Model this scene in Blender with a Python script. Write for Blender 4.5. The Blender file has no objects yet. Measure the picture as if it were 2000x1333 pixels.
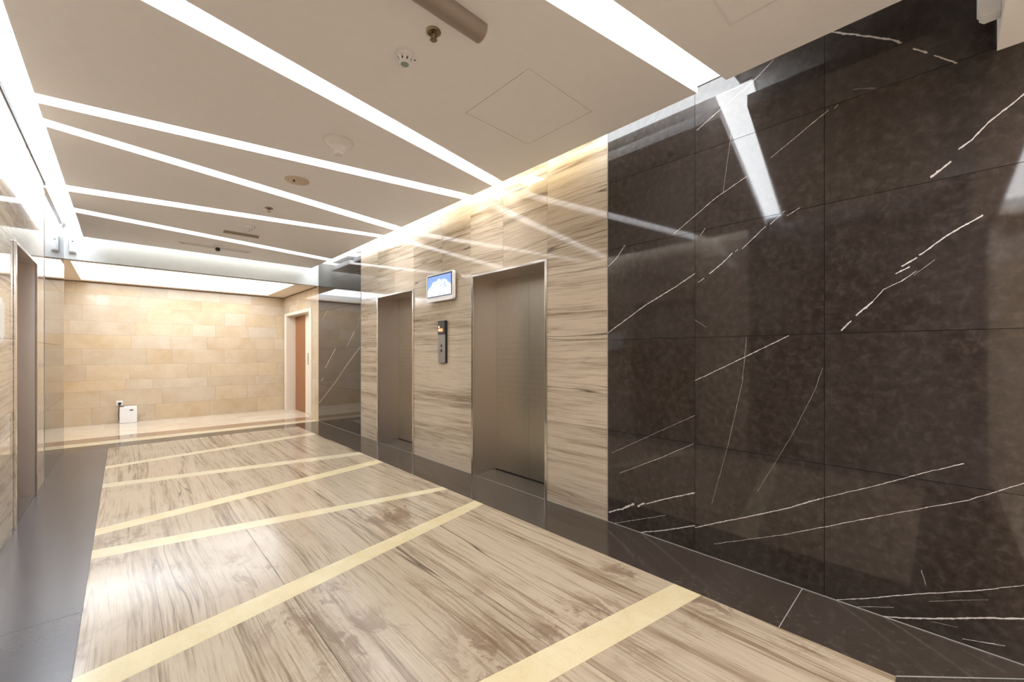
import bpy, bmesh, math, random
from mathutils import Vector, Matrix
sc = bpy.context.scene
COL = sc.collection
R = math.radians
rnd = random.Random(7)

# ---------------------------------------------------------------- camera, world, exposure
cam_data = bpy.data.cameras.new('camera')
cam = bpy.data.objects.new('camera', cam_data); COL.objects.link(cam)
cam_data.sensor_width = 36.0
cam_data.lens = 36.0 * 801 / 2000
cam_data.shift_y = 24.5 / 2000
cam_data.clip_start = 0.02
cam.location = (0, 0, 1.35)
cam.rotation_euler = (R(90), 0, -math.atan2(759, 801))
sc.camera = cam
w = bpy.data.worlds.new('world'); sc.world = w; w.use_nodes = True
w.node_tree.nodes['Background'].inputs[0].default_value = (0.9, 0.95, 1.0, 1)
w.node_tree.nodes['Background'].inputs[1].default_value = 0.3
sc.view_settings.view_transform = 'Standard'
sc.view_settings.look = 'None'
sc.view_settings.exposure = 1.08
sc.view_settings.gamma = 1.0
sc.view_settings.use_curve_mapping = False
sc.cycles.adaptive_threshold = 0.02
sc.cycles.max_bounces = 9
sc.cycles.diffuse_bounces = 4
sc.cycles.glossy_bounces = 7
sc.cycles.sample_clamp_indirect = 8.0
E_SLOT = 7.0      # diffusers in the ceiling slots
E_COVE = 5.5     # strips along the walls
E_BACK = 2.75     # luminous ceiling of the rear vestibule
E_NEAR = 4.5

# ---------------------------------------------------------------- node helpers
def new_mat(name):
    m = bpy.data.materials.new(name); m.use_nodes = True
    nt = m.node_tree
    b = nt.nodes['Principled BSDF']
    return m, nt, b
def N(nt, t, **kw):
    n = nt.nodes.new(t)
    for k, v in kw.items(): setattr(n, k, v)
    return n
def L(nt, a, b): nt.links.new(a, b)
def setin(nt, sock, v):
    if hasattr(v, 'is_output') or isinstance(v, bpy.types.NodeSocket): L(nt, v, sock)
    else: sock.default_value = v
def math_(nt, op, a, b=0.0, c=None, clamp=False):
    n = N(nt, 'ShaderNodeMath', operation=op); n.use_clamp = clamp
    setin(nt, n.inputs[0], a); setin(nt, n.inputs[1], b)
    if c is not None: setin(nt, n.inputs[2], c)
    return n.outputs[0]
def vmath(nt, op, a, b=None, scale=None):
    n = N(nt, 'ShaderNodeVectorMath', operation=op)
    setin(nt, n.inputs[0], a)
    if b is not None: setin(nt, n.inputs[1], b)
    if scale is not None: setin(nt, n.inputs['Scale'], scale)
    return n
def coords(nt, scale=(1, 1, 1), shift=True):
    tc = N(nt, 'ShaderNodeTexCoord')
    v = tc.outputs['Object']
    if shift:
        oi = N(nt, 'ShaderNodeObjectInfo')
        off = vmath(nt, 'SCALE', (7.3, 5.1, 3.7), scale=oi.outputs['Random']).outputs[0]
        v = vmath(nt, 'ADD', v, off).outputs[0]
    return vmath(nt, 'MULTIPLY', v, scale).outputs[0]
def noise(nt, v, scale, detail=4.0, rough=0.55, dist=0.0):
    n = N(nt, 'ShaderNodeTexNoise'); L(nt, v, n.inputs['Vector'])
    n.inputs['Scale'].default_value = scale; n.inputs['Detail'].default_value = detail
    n.inputs['Roughness'].default_value = rough; n.inputs['Distortion'].default_value = dist
    return n.outputs[0]
def noise_col(nt, v, scale):
    n = N(nt, 'ShaderNodeTexNoise'); L(nt, v, n.inputs['Vector']); n.inputs['Scale'].default_value = scale; n.inputs['Detail'].default_value = 4
    return n.outputs['Color']
def ramp(nt, f, stops, interp='LINEAR'):
    n = N(nt, 'ShaderNodeValToRGB'); L(nt, f, n.inputs[0])
    cr = n.color_ramp; cr.interpolation = interp
    while len(cr.elements) < len(stops): cr.elements.new(0.5)
    for e, (p, c) in zip(cr.elements, stops):
        e.position = p
        e.color = (*c, 1) if len(c) == 3 else c
    return n.outputs[0]
def g(v): return (v, v, v)
def mix(nt, fac, a, b, mode='MIX'):
    n = N(nt, 'ShaderNodeMix', data_type='RGBA', blend_type=mode)
    setin(nt, n.inputs[0], fac)
    for s, v in ((n.inputs[6], a), (n.inputs[7], b)):
        if isinstance(v, tuple): s.default_value = (*v, 1) if len(v) == 3 else v
        else: L(nt, v, s)
    return n.outputs[2]
def maprange(nt, f, a, b, c, d, smooth=False):
    n = N(nt, 'ShaderNodeMapRange')
    if smooth: n.interpolation_type = 'SMOOTHSTEP'
    setin(nt, n.inputs[0], f)
    for i, v in enumerate((a, b, c, d)): setin(nt, n.inputs[i + 1], v)
    return n.outputs[0]
def plain(name, col, rough=0.5, metal=0.0, nz=0.0, spec=0.5):
    m, nt, b = new_mat(name)
    v = coords(nt, shift=False)
    n = noise(nt, v, 14, 3)
    lo = tuple(c * (1 - nz) for c in col); hi = tuple(min(1, c * (1 + nz)) for c in col)
    L(nt, ramp(nt, n, [(0.3, lo), (0.7, hi)]), b.inputs['Base Color'])
    b.inputs['Roughness'].default_value = rough; b.inputs['Metallic'].default_value = metal
    b.inputs['Specular IOR Level'].default_value = spec
    return m
def emis(name, col, s):
    m, nt, b = new_mat(name)
    b.inputs['Base Color'].default_value = (0.8, 0.8, 0.8, 1)
    b.inputs['Emission Color'].default_value = (*col, 1)
    b.inputs['Emission Strength'].default_value = s
    return m

# ---------------------------------------------------------------- materials
CEIL = plain('ceiling_paint', (0.90, 0.88, 0.885), 0.75, nz=0.01)
WHITE = plain('white_paint', (0.80, 0.81, 0.80), 0.6, nz=0.02)
TINT = plain('cream_soffit_paint', (0.80, 0.68, 0.56), 0.7, nz=0.02)
PLASTIC = plain('white_plastic', (0.86, 0.86, 0.86), 0.35)
BEIGEPL = plain('beige_plastic', (0.62, 0.50, 0.38), 0.45)
CREAMPL = plain('cream_plastic', (0.80, 0.78, 0.76), 0.45)
DARKPL = plain('dark_plastic', (0.015, 0.015, 0.016), 0.3)
GREYPL = plain('charcoal_plastic', (0.05, 0.05, 0.055), 0.35)
SHADOWGAP = plain('shadow_gap', (0.045, 0.045, 0.05), 0.6)
BROWNGAP = plain('brown_gap', (0.10, 0.06, 0.035), 0.6)
GROUT = plain('grout', (0.10, 0.085, 0.07), 0.8)
DGROUT = plain('dark_grout', (0.05, 0.045, 0.04), 0.8)
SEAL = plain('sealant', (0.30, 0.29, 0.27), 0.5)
BRASS = plain('aged_brass', (0.30, 0.24, 0.16), 0.3, metal=1.0)
CASING = plain('cream_lacquer', (0.80, 0.72, 0.60), 0.35)
SILVER = plain('silver_plate', (0.36, 0.35, 0.34), 0.4, metal=0.7)
GREENLCD = plain('green_lcd', (0.05, 0.08, 0.05), 0.3)
GREENLENS = plain('pale_green_lens', (0.30, 0.38, 0.34), 0.25)

def steel(name, base, rough, brush=(1, 1, 1)):
    m, nt, b = new_mat(name)
    v = coords(nt, brush)
    n = noise(nt, v, 60, 4, 0.6)
    n2 = noise(nt, coords(nt, (1, 1, 1)), 2.2, 2)
    c1 = tuple(c * 0.95 for c in base); c2 = tuple(min(1, c * 1.08) for c in base)
    L(nt, ramp(nt, n, [(0.3, c1), (0.7, c2)]), b.inputs['Base Color'])
    r = math_(nt, 'ADD', math_(nt, 'MULTIPLY', n, 0.10), rough - 0.07)
    r = math_(nt, 'ADD', r, math_(nt, 'MULTIPLY', n2, 0.05))
    L(nt, r, b.inputs['Roughness'])
    b.inputs['Metallic'].default_value = 1.0
    bp = N(nt, 'ShaderNodeBump'); bp.inputs['Strength'].default_value = 0.01; bp.inputs['Distance'].default_value = 0.002
    L(nt, n, bp.inputs['Height']); L(nt, bp.outputs[0], b.inputs['Normal'])
    return m
STEEL = steel('brushed_steel_jamb', (0.70, 0.64, 0.61), 0.335, (1, 1, 12))
TRIM = steel('polished_steel_trim', (0.70, 0.68, 0.66), 0.16, (1, 1, 0.1))

def door_steel():
    m, nt, b = new_mat('patterned_steel_leaf')
    v = coords(nt, (8, 8, 0.25), shift=False)
    n = noise(nt, v, 40, 3, 0.6)
    base = ramp(nt, n, [(0.25, (0.40, 0.375, 0.315)), (0.75, (0.52, 0.485, 0.41))])
    tc = N(nt, 'ShaderNodeTexCoord'); o = N(nt, 'ShaderNodeSeparateXYZ'); L(nt, tc.outputs['Object'], o.inputs[0])
    # short upright dashes in rows, etched in the sheet
    fy = math_(nt, 'ABSOLUTE', math_(nt, 'SUBTRACT', math_(nt, 'FRACT', math_(nt, 'MULTIPLY', o.outputs[1], 26.0)), 0.5))
    fz = math_(nt, 'ABSOLUTE', math_(nt, 'SUBTRACT', math_(nt, 'FRACT', math_(nt, 'MULTIPLY', o.outputs[2], 16.0)), 0.5))
    d = math_(nt, 'MULTIPLY', math_(nt, 'LESS_THAN', fy, 0.10), math_(nt, 'LESS_THAN', fz, 0.20))
    patch = maprange(nt, noise(nt, coords(nt, (1, 1, 1), False), 2.5, 1), 0.40, 0.62, 0.1, 0.45)
    patch = math_(nt, 'MULTIPLY', patch, maprange(nt, math_(nt, 'ABSOLUTE', math_(nt, 'SUBTRACT', o.outputs[2], 1.2)), 0.25, 0.6, 1.0, 0.12))
    d = math_(nt, 'MULTIPLY', d, patch)
    L(nt, mix(nt, d, base, (0.17, 0.155, 0.12)), b.inputs['Base Color'])
    b.inputs['Metallic'].default_value = 1.0
    L(nt, math_(nt, 'ADD', math_(nt, 'MULTIPLY', n, 0.12), 0.30), b.inputs['Roughness'])
    return m
LEAF = door_steel()

# worn, water-marked places of the floor: x, y, radius
STAINS = [(0.54, 2.91, 0.24), (0.48, 3.19, 0.2), (0.24, 3.24, 0.28), (1.7, 3.15, 0.3), (1.52, 3.2, 0.22), (0.67, 2.25, 0.26), (0.78, 1.92, 0.34), (0.85, 2.44, 0.12), (-0.12, 2.67, 0.08), (0.05, 4.16, 0.3), (-0.04, 3.75, 0.2), (1.61, 1.32, 0.28), (1.22, 1.4, 0.34), (1.79, 1.29, 0.18), (2.25, 1.38, 0.2), (2.33, 0.89, 0.2), (2.35, 0.48, 0.25), (2.25, 3.4, 0.18)]
def veined_stone(name, axis, light, mid, dark, rough, worn=False, warm=(1, 1, 1)):
    """banded 'wood vein' marble; the bands run square to axis (2 = across z, 0 = across x)"""
    m, nt, b = new_mat(name)
    lo = 0.030
    s = (lo, lo, 1.0) if axis == 2 else (1.0, lo, lo)
    ax = (0, 0, 1) if axis == 2 else (1, 0, 0)
    flat = coords(nt)
    w1 = math_(nt, 'MULTIPLY', math_(nt, 'SUBTRACT', noise(nt, vmath(nt, 'MULTIPLY', flat, (0.45, 0.45, 0.45)).outputs[0], 1.0, 1), 0.5), 0.16)
    w2 = math_(nt, 'MULTIPLY', math_(nt, 'SUBTRACT', noise(nt, flat, 2.6, 3, 0.5), 0.5), 0.016)
    wv = vmath(nt, 'SCALE', ax, scale=math_(nt, 'ADD', w1, w2)).outputs[0]
    v2 = vmath(nt, 'MULTIPLY', vmath(nt, 'ADD', flat, wv).outputs[0], s).outputs[0]
    broad = noise(nt, v2, 5.0, 2, 0.5)
    med = noise(nt, v2, 17.0, 2, 0.6)
    fine = noise(nt, v2, 75.0, 3, 0.7)
    f = math_(nt, 'ADD', math_(nt, 'MULTIPLY', broad, 0.30), math_(nt, 'ADD', math_(nt, 'MULTIPLY', med, 0.32), math_(nt, 'MULTIPLY', fine, 0.38)))
    up = tuple(min(1, x * 1.12) for x in light)
    c = ramp(nt, f, [(0.355, dark), (0.44, mid), (0.50, light), (0.56, up), (0.63, mid), (0.70, light)])
    # thin dark vein lines where a second noise crosses its middle
    ln = noise(nt, v2, 9.0, 2, 0.5)
    line = maprange(nt, math_(nt, 'ABSOLUTE', math_(nt, 'SUBTRACT', ln, 0.47)), 0.0, 0.014, 1.0, 0.0)
    msk = maprange(nt, noise(nt, v2, 3.1, 1), 0.50, 0.62, 0.0, 0.9)
    c = mix(nt, math_(nt, 'MULTIPLY', line, msk), c, tuple(x * 0.5 for x in dark))
    oi = N(nt, 'ShaderNodeObjectInfo')
    hs = N(nt, 'ShaderNodeHueSaturation'); L(nt, c, hs.inputs['Color'])
    L(nt, maprange(nt, oi.outputs['Random'], 0, 1, 0.93, 1.07), hs.inputs['Value'])
    hs.inputs['Hue'].default_value = 0.5
    c = hs.outputs[0]
    if worn:
        vv = coords(nt, (1.0, 1.0, 1), shift=False)
        a = noise(nt, coords(nt, (1.0, 1.5, 1), False), 1.1, 2, 0.5)
        st = noise(nt, coords(nt, (2.6, 1.1, 1), False), 3.0, 8, 0.72, 0.8)
        am = maprange(nt, a, 0.52, 0.66, 0, 0.5)
        Pw = vmath(nt, 'ADD', vv, vmath(nt, 'SCALE', vmath(nt, 'SUBTRACT', noise_col(nt, vv, 5.0), (0.5, 0.5, 0.5)).outputs[0], scale=0.30).outputs[0]).outputs[0]
        Pw = vmath(nt, 'MULTIPLY', Pw, (1, 1, 0)).outputs[0]
        for sx, sy, sr in STAINS:
            am = math_(nt, 'MAXIMUM', am, maprange(nt, vmath(nt, 'DISTANCE', Pw, (sx, sy, 0)).outputs['Value'], sr * 0.35, sr, 1.0, 0.0))
        k = math_(nt, 'MULTIPLY', maprange(nt, st, 0.49, 0.56, 0, 1), am)
        c = mix(nt, math_(nt, 'MULTIPLY', k, 0.72), c, (0.17, 0.105, 0.065))
        sc2 = noise(nt, coords(nt, (1.0, 3.5, 1), False), 4.5, 9, 0.78, 1.0)
        k2 = math_(nt, 'MULTIPLY', maprange(nt, math_(nt, 'ABSOLUTE', math_(nt, 'SUBTRACT', sc2, 0.5)), 0, 0.010, 1, 0), math_(nt, 'ADD', math_(nt, 'MULTIPLY', am, 0.9), 0.06))
        c = mix(nt, math_(nt, 'MULTIPLY', k2, 0.55), c, (0.10, 0.065, 0.05))
        rr = maprange(nt, noise(nt, vv, 1.7, 3, 0.5), 0.35, 0.65, rough - 0.05, rough + 0.045)
        L(nt, rr, b.inputs['Roughness'])
        bp = N(nt, 'ShaderNodeBump'); bp.inputs['Strength'].default_value = 0.03; bp.inputs['Distance'].default_value = 0.002
        L(nt, noise(nt, vv, 9, 3), bp.inputs['Height']); L(nt, bp.outputs[0], b.inputs['Normal'])
    else:
        b.inputs['Roughness'].default_value = rough
    L(nt, c, b.inputs['Base Color'])
    b.inputs['IOR'].default_value = 1.55
    return m
WOODW = veined_stone('banded_wall_marble', 2, (0.50, 0.415, 0.32), (0.38, 0.30, 0.22), (0.17, 0.12, 0.08), 0.07)
WOODF = veined_stone('banded_floor_marble', 0, (0.375, 0.302, 0.218), (0.26, 0.193, 0.127), (0.105, 0.066, 0.034), 0.20, worn=True)

def cream_stone(name, a, b_, rough, amp=1.0, big=1.0):
    m, nt, b = new_mat(name)
    v = coords(nt)
    n = noise(nt, v, 2.4 * big, 5, 0.6, 0.4)
    c = ramp(nt, n, [(0.30, b_), (0.55, a), (0.75, tuple(min(1, x * 1.08) for x in a))])
    n2 = noise(nt, v, 6.0, 6, 0.7, 1.0)
    vein = maprange(nt, math_(nt, 'ABSOLUTE', math_(nt, 'SUBTRACT', n2, 0.5)), 0, 0.012, 0.35 * amp, 0)
    c = mix(nt, vein, c, tuple(x * 0.72 for x in b_))
    oi = N(nt, 'ShaderNodeObjectInfo')
    hs = N(nt, 'ShaderNodeHueSaturation'); L(nt, c, hs.inputs['Color'])
    L(nt, maprange(nt, oi.outputs['Random'], 0, 1, 0.95, 1.04), hs.inputs['Value'])
    L(nt, maprange(nt, math_(nt, 'FRACT', math_(nt, 'MULTIPLY', oi.outputs['Random'], 13.7)), 0, 1, 0.82, 1.12), hs.inputs['Saturation'])
    L(nt, hs.outputs[0], b.inputs['Base Color'])
    b.inputs['Roughness'].default_value = rough
    b.inputs['IOR'].default_value = 1.5
    return m
CREAM = cream_stone('cream_marble_tile', (0.60, 0.49, 0.355), (0.54, 0.405, 0.26), 0.10)
CREAMF = cream_stone('cream_floor_marble', (0.64, 0.55, 0.43), (0.60, 0.49, 0.36), 0.07)
YELLOW = cream_stone('yellow_inlay_marble', (0.60, 0.51, 0.32), (0.57, 0.46, 0.265), 0.2, 1.0, 2.5)

def dark_stone(name, segs=(), base=1.0, rough=0.05, craze=0.14, tint=(1, 1, 1), calm=0.0):
    m, nt, b = new_mat(name)
    v = coords(nt)
    n = noise(nt, v, 26, 3, 0.6, 0.3)
    n2 = noise(nt, v, 1.5, 4, 0.6)
    c = ramp(nt, n, [(0.34, (0.017*base, 0.012*base, 0.0095*base)), (0.55, (0.025*base, 0.019*base, 0.0155*base)), (0.72, (0.038*base, 0.031*base, 0.027*base))])
    c = mix(nt, maprange(nt, n2, 0.4, 0.7, 0, 0.5), c, (0.037*base, 0.031*base, 0.029*base))
    # hairline pale crazing
    n3 = noise(nt, v, 3.0, 7, 0.7, 1.5)
    hair = math_(nt, 'MULTIPLY', maprange(nt, math_(nt, 'ABSOLUTE', math_(nt, 'SUBTRACT', n3, 0.5)), 0, 0.004, 1, 0), maprange(nt, noise(nt, v, 2.0, 2), 0.58, 0.72, 0, craze))
    c = mix(nt, hair, c, (0.20, 0.18, 0.165))
    if calm: c = mix(nt, calm, c, (0.026*base, 0.020*base, 0.016*base))
    c = mix(nt, 1.0, c, tint, 'MULTIPLY')
    if segs:
        tc = N(nt, 'ShaderNodeTexCoord'); P = tc.outputs['Object']
        wob = N(nt, 'ShaderNodeTexNoise'); L(nt, P, wob.inputs['Vector']); wob.inputs['Scale'].default_value = 14; wob.inputs['Detail'].default_value = 5; wob.inputs['Roughness'].default_value = 0.7
        off = vmath(nt, 'SCALE', vmath(nt, 'SUBTRACT', wob.outputs['Color'], (0.5, 0.5, 0.5)).outputs[0], scale=0.010).outputs[0]
        P = vmath(nt, 'MULTIPLY', vmath(nt, 'ADD', P, off).outputs[0], (0, 1, 1)).outputs[0]
        wn = maprange(nt, noise(nt, tc.outputs['Object'], 45, 3, 0.6), 0.3, 0.7, 1.9, 0.65)
        acc = None
        for wd, strength, a, b_ in segs:
            A = Vector((0, a[0], a[1])); B = Vector((0, b_[0], b_[1])); ba = B - A
            pa = vmath(nt, 'SUBTRACT', P, tuple(A)).outputs[0]
            h = math_(nt, 'ADD', vmath(nt, 'DOT_PRODUCT', pa, tuple(ba / ba.length_squared)).outputs['Value'], 0.0, clamp=True)
            q = vmath(nt, 'SCALE', tuple(ba), scale=h).outputs[0]
            d = vmath(nt, 'DISTANCE', pa, q).outputs['Value']
            val = maprange(nt, math_(nt, 'MULTIPLY', d, wn), wd * 0.45, wd, strength, 0.0)
            acc = val if acc is None else math_(nt, 'MAXIMUM', acc, val)
        c = mix(nt, acc, c, (0.62, 0.57, 0.53))
    L(nt, c, b.inputs['Base Color'])
    b.inputs['Roughness'].default_value = rough
    b.inputs['IOR'].default_value = 1.55
    return m
DARKF = dark_stone('dark_floor_marble', base=1.8, rough=0.12, craze=0.05, tint=(1.0, 1.0, 0.95), calm=0.4)
DARKFL = dark_stone('worn_cove_tinted_floor_marble', base=2.4, rough=0.24, craze=0.0, tint=(0.85, 1.0, 1.35), calm=0.8)  # rougher from wear; the paler bluish tint paints in the left cove's reflection
DARKW = dark_stone('dark_wall_marble', rough=0.05, base=1.3)
BROWNF = cream_stone('brown_floor_marble', (0.30, 0.19, 0.12), (0.22, 0.14, 0.09), 0.09)

def wood_leaf():
    m, nt, b = new_mat('orange_brown_veneer')
    v = coords(nt, (6, 6, 0.5))
    n = noise(nt, v, 6, 5, 0.6, 0.5)
    L(nt, ramp(nt, n, [(0.3, (0.24, 0.08, 0.02)), (0.7, (0.34, 0.13, 0.035))]), b.inputs['Base Color'])
    b.inputs['Roughness'].default_value = 0.3
    return m
VENEER = wood_leaf()

# ---------------------------------------------------------------- geometry helpers
def box(bm, x0, x1, y0, y1, z0, z1):
    vs = [bm.verts.new(p) for p in ((x0,y0,z0),(x1,y0,z0),(x1,y1,z0),(x0,y1,z0),(x0,y0,z1),(x1,y0,z1),(x1,y1,z1),(x0,y1,z1))]
    for f in ((3,2,1,0),(4,5,6,7),(0,1,5,4),(1,2,6,5),(2,3,7,6),(3,0,4,7)):
        bm.faces.new([vs[i] for i in f])
def prism(bm, pts, z0, z1):
    n = len(pts)
    a = [bm.verts.new((p[0], p[1], z0)) for p in pts]; b = [bm.verts.new((p[0], p[1], z1)) for p in pts]
    bm.faces.new(a[::-1]); bm.faces.new(b)
    for i in range(n): bm.faces.new((a[i], a[(i+1) % n], b[(i+1) % n], b[i]))
def extrude_profile(bm, prof, axis, t0, t1):
    """prof: closed list of (a, z); extruded along axis 'x' or 'y'"""
    f = (lambda a, z, t: (t, a, z)) if axis == 'x' else (lambda a, z, t: (a, t, z))
    A = [bm.verts.new(f(a, z, t0)) for a, z in prof]; B = [bm.verts.new(f(a, z, t1)) for a, z in prof]
    bm.faces.new(A[::-1]); bm.faces.new(B); n = len(prof)
    for i in range(n): bm.faces.new((A[i], A[(i+1) % n], B[(i+1) % n], B[i]))
def lathe(bm, prof, c=(0, 0, 0), seg=32, axis='z', closed=True):
    """prof: list of (r, h)"""
    rings = []
    for r, h in prof:
        ring = []
        for i in range(seg):
            a = 2 * math.pi * i / seg
            p = (r * math.cos(a), r * math.sin(a), h)
            if axis == 'y': p = (p[0], p[2], p[1])
            if axis == 'x': p = (p[2], p[0], p[1])
            ring.append(bm.verts.new((c[0]+p[0], c[1]+p[1], c[2]+p[2])))
        rings.append(ring)
    for a, b in zip(rings, rings[1:]):
        for i in range(seg): bm.faces.new((a[i], a[(i+1) % seg], b[(i+1) % seg], b[i]))
    if closed:
        bm.faces.new(rings[0][::-1]); bm.faces.new(rings[-1])
def tube(bm, pts, r, seg=8):
    pts = [Vector(p) for p in pts]; rings = []
    for i, p in enumerate(pts):
        d = (pts[min(i+1, len(pts)-1)] - pts[max(i-1, 0)]).normalized()
        u = d.cross(Vector((0, 1, 0.3))).normalized(); v = d.cross(u)
        rings.append([bm.verts.new(p + r * (math.cos(2*math.pi*k/seg) * u + math.sin(2*math.pi*k/seg) * v)) for k in range(seg)])
    for a, b in zip(rings, rings[1:]):
        for i in range(seg): bm.faces.new((a[i], a[(i+1) % seg], b[(i+1) % seg], b[i]))
    bm.faces.new(rings[0][::-1]); bm.faces.new(rings[-1])
def round_rect(w, h, r, n=5):
    pts = []
    for cx, cy, a0 in ((w/2-r, h/2-r, 0), (-w/2+r, h/2-r, 90), (-w/2+r, -h/2+r, 180), (w/2-r, -h/2+r, 270)):
        for k in range(n + 1):
            a = R(a0 + 90 * k / n); pts.append((cx + r*math.cos(a), cy + r*math.sin(a)))
    return pts
def obj(name, bm, mat, parent=None, smooth=False, bevel=0.0):
    if bevel:
        bmesh.ops.bevel(bm, geom=bm.edges[:], offset=bevel, segments=2, affect='EDGES', profile=0.6)
    bmesh.ops.recalc_face_normals(bm, faces=bm.faces[:])
    me = bpy.data.meshes.new(name); bm.to_mesh(me); bm.free()
    me.materials.append(mat)
    o = bpy.data.objects.new(name, me); COL.objects.link(o)
    if parent is not None:
        o.parent = parent
    if smooth:
        for p in me.polygons: p.use_smooth = True
        me.set_sharp_from_angle(angle=R(35))
    return o
def B(name, x0, x1, y0, y1, z0, z1, mat, parent=None, bevel=0.0):
    """box given in the parent's coordinates"""
    bm = bmesh.new(); box(bm, x0, x1, y0, y1, z0, z1)
    return obj(name, bm, mat, parent, bevel=bevel)
def struct(name, loc=(0, 0, 0), label=None):
    o = bpy.data.objects.new(name, None); COL.objects.link(o); o.location = loc
    o['kind'] = 'structure'
    if label: o['label'] = label
    return o
def thing(name, label, cat, loc, group=None):
    o = bpy.data.objects.new(name, None); COL.objects.link(o); o.location = loc
    o['label'] = label; o['category'] = cat
    if group: o['group'] = group
    return o
def tag(o, label, cat, group=None):
    o['label'] = label; o['category'] = cat
    if group: o['group'] = group
    return o

# ---------------------------------------------------------------- dimensions (metres)
XL, XR = -0.61, 2.827            # side walls of the lift lobby
YN, YF = -0.16, 8.60             # faces of the two cross beams
YB = 11.05                       # rear wall
XV = -1.05                       # west wall of the vestibules
YE = -2.60                       # end wall behind the camera
ZC, ZU, ZV = 2.999, 3.18, 2.70   # floating boards, upper ceiling, vestibule ceiling
PX0, PX1 = -0.41, 2.636          # floating board edges
FX0, FX1, FY0, FY1 = -0.155, 2.343, 0.14, 8.22
DOORS = [(2.512, 3.622), (4.895, 5.968)]
DZ, DD = 2.212, 0.335
G = 0.0012                       # half joint

# ---------------------------------------------------------------- lights in the ceiling
def slot_pts(near, far, x0, x1, grow=0.0):
    return [(x0, near[0] - grow), (x1, near[1] - grow), (x1, far[1] + grow), (x0, far[0] + grow)]
# y at the west and east board edge: (near line), (far line)
SLOTS = [((1.403, 0.906), (1.588, 1.077), 'widest ceiling light slot, nearest the camera, running to the dark marble wall'),
         ((2.317, 2.913), (2.49, 3.06), 'diagonal ceiling light slot between the square hatch and the cone-shaped fitting'),
         ((3.96, 3.38), (4.10, 3.54), 'ceiling light slot just beyond the white cone-shaped fitting'),
         ((4.343, 4.872), (4.484, 5.065), 'ceiling light slot between the round beige cap and the small far sprinkler'.replace('between the round beige cap and', 'in front of')),
         ((5.914, 5.37), (6.12, 5.52), 'ceiling light slot between the far sprinkler and the far smoke detector'),
         ((6.77, 7.345), (6.97, 7.535), 'farthest diagonal ceiling light slot, just before the dome camera')]
SLOT_M = emis('slot_diffuser', (0.95, 0.98, 1.0), E_SLOT)
COVE_C = emis('cool_cove_diffuser', (0.90, 0.96, 1.0), E_COVE)
COVE_W = emis('warm_cove_diffuser', (1.0, 0.86, 0.52), E_COVE * 0.62)
BEAM_M = emis('beam_wash_diffuser', (0.97, 1.0, 0.93), E_COVE * 0.42)
LEFT_M = emis('left_cove_diffuser', (0.84, 0.91, 1.0), E_COVE * 1.35)
BACK_M = emis('vestibule_diffuser', (0.93, 0.96, 1.0), E_BACK)
NEAR_M = emis('near_vestibule_diffuser', (0.97, 0.97, 1.0), E_NEAR)
def ceiling_light(label, pts, z, mat, group=None):
    cx = sum(p[0] for p in pts) / len(pts); cy = sum(p[1] for p in pts) / len(pts)
    t = thing('ceiling_light', label, 'light', (cx, cy, z), group)
    lp = [(p[0]-cx, p[1]-cy) for p in pts]
    bm = bmesh.new(); prism(bm, lp, -0.012, 0.0); obj('diffuser', bm, mat, t)
    k = 1.0
    bm = bmesh.new()
    big = [(p[0] * 1.0 + (0.004 if p[0] > 0 else -0.004), p[1] + (0.006 if p[1] > 0 else -0.006)) for p in lp]
    prism(bm, big, 0.0005, 0.0105); obj('housing', bm, WHITE, t)
    return t
for nr, fr, lab in SLOTS:
    ceiling_light(lab, slot_pts(nr, fr, PX0 + 0.01, PX1 - 0.002, 0.03), 3.165, SLOT_M)
ceiling_light('cove light running along the top of the left wall', [(XL+0.02, 0.1), (PX0 - 0.015, 0.1), (PX0 - 0.015, 8.38), (XL+0.02, 8.38)], 3.165, LEFT_M)
ceiling_light('cool cove light over the dark marble at the right wall', [(PX1+0.012, 0.95), (XR-0.02, 0.95), (XR-0.02, 1.98), (PX1+0.012, 1.98)], 3.165, COVE_C)
ceiling_light('warm yellowish cove light over the nearer lift on the right', [(PX1+0.012, 2.03), (XR-0.02, 2.03), (XR-0.02, 4.16), (PX1+0.012, 4.16)], 3.165, COVE_W)
ceiling_light('cool cove light over the farther lift at the right wall', [(PX1+0.012, 4.20), (XR-0.02, 4.20), (XR-0.02, 8.38), (PX1+0.012, 8.38)], 3.165, COVE_C)
ceiling_light('cove light washing the white cross beam at the far end', [(XL+0.02, 8.42), (XR-0.02, 8.42), (XR-0.02, 8.575), (XL+0.02, 8.575)], 3.165, BEAM_M)

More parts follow.
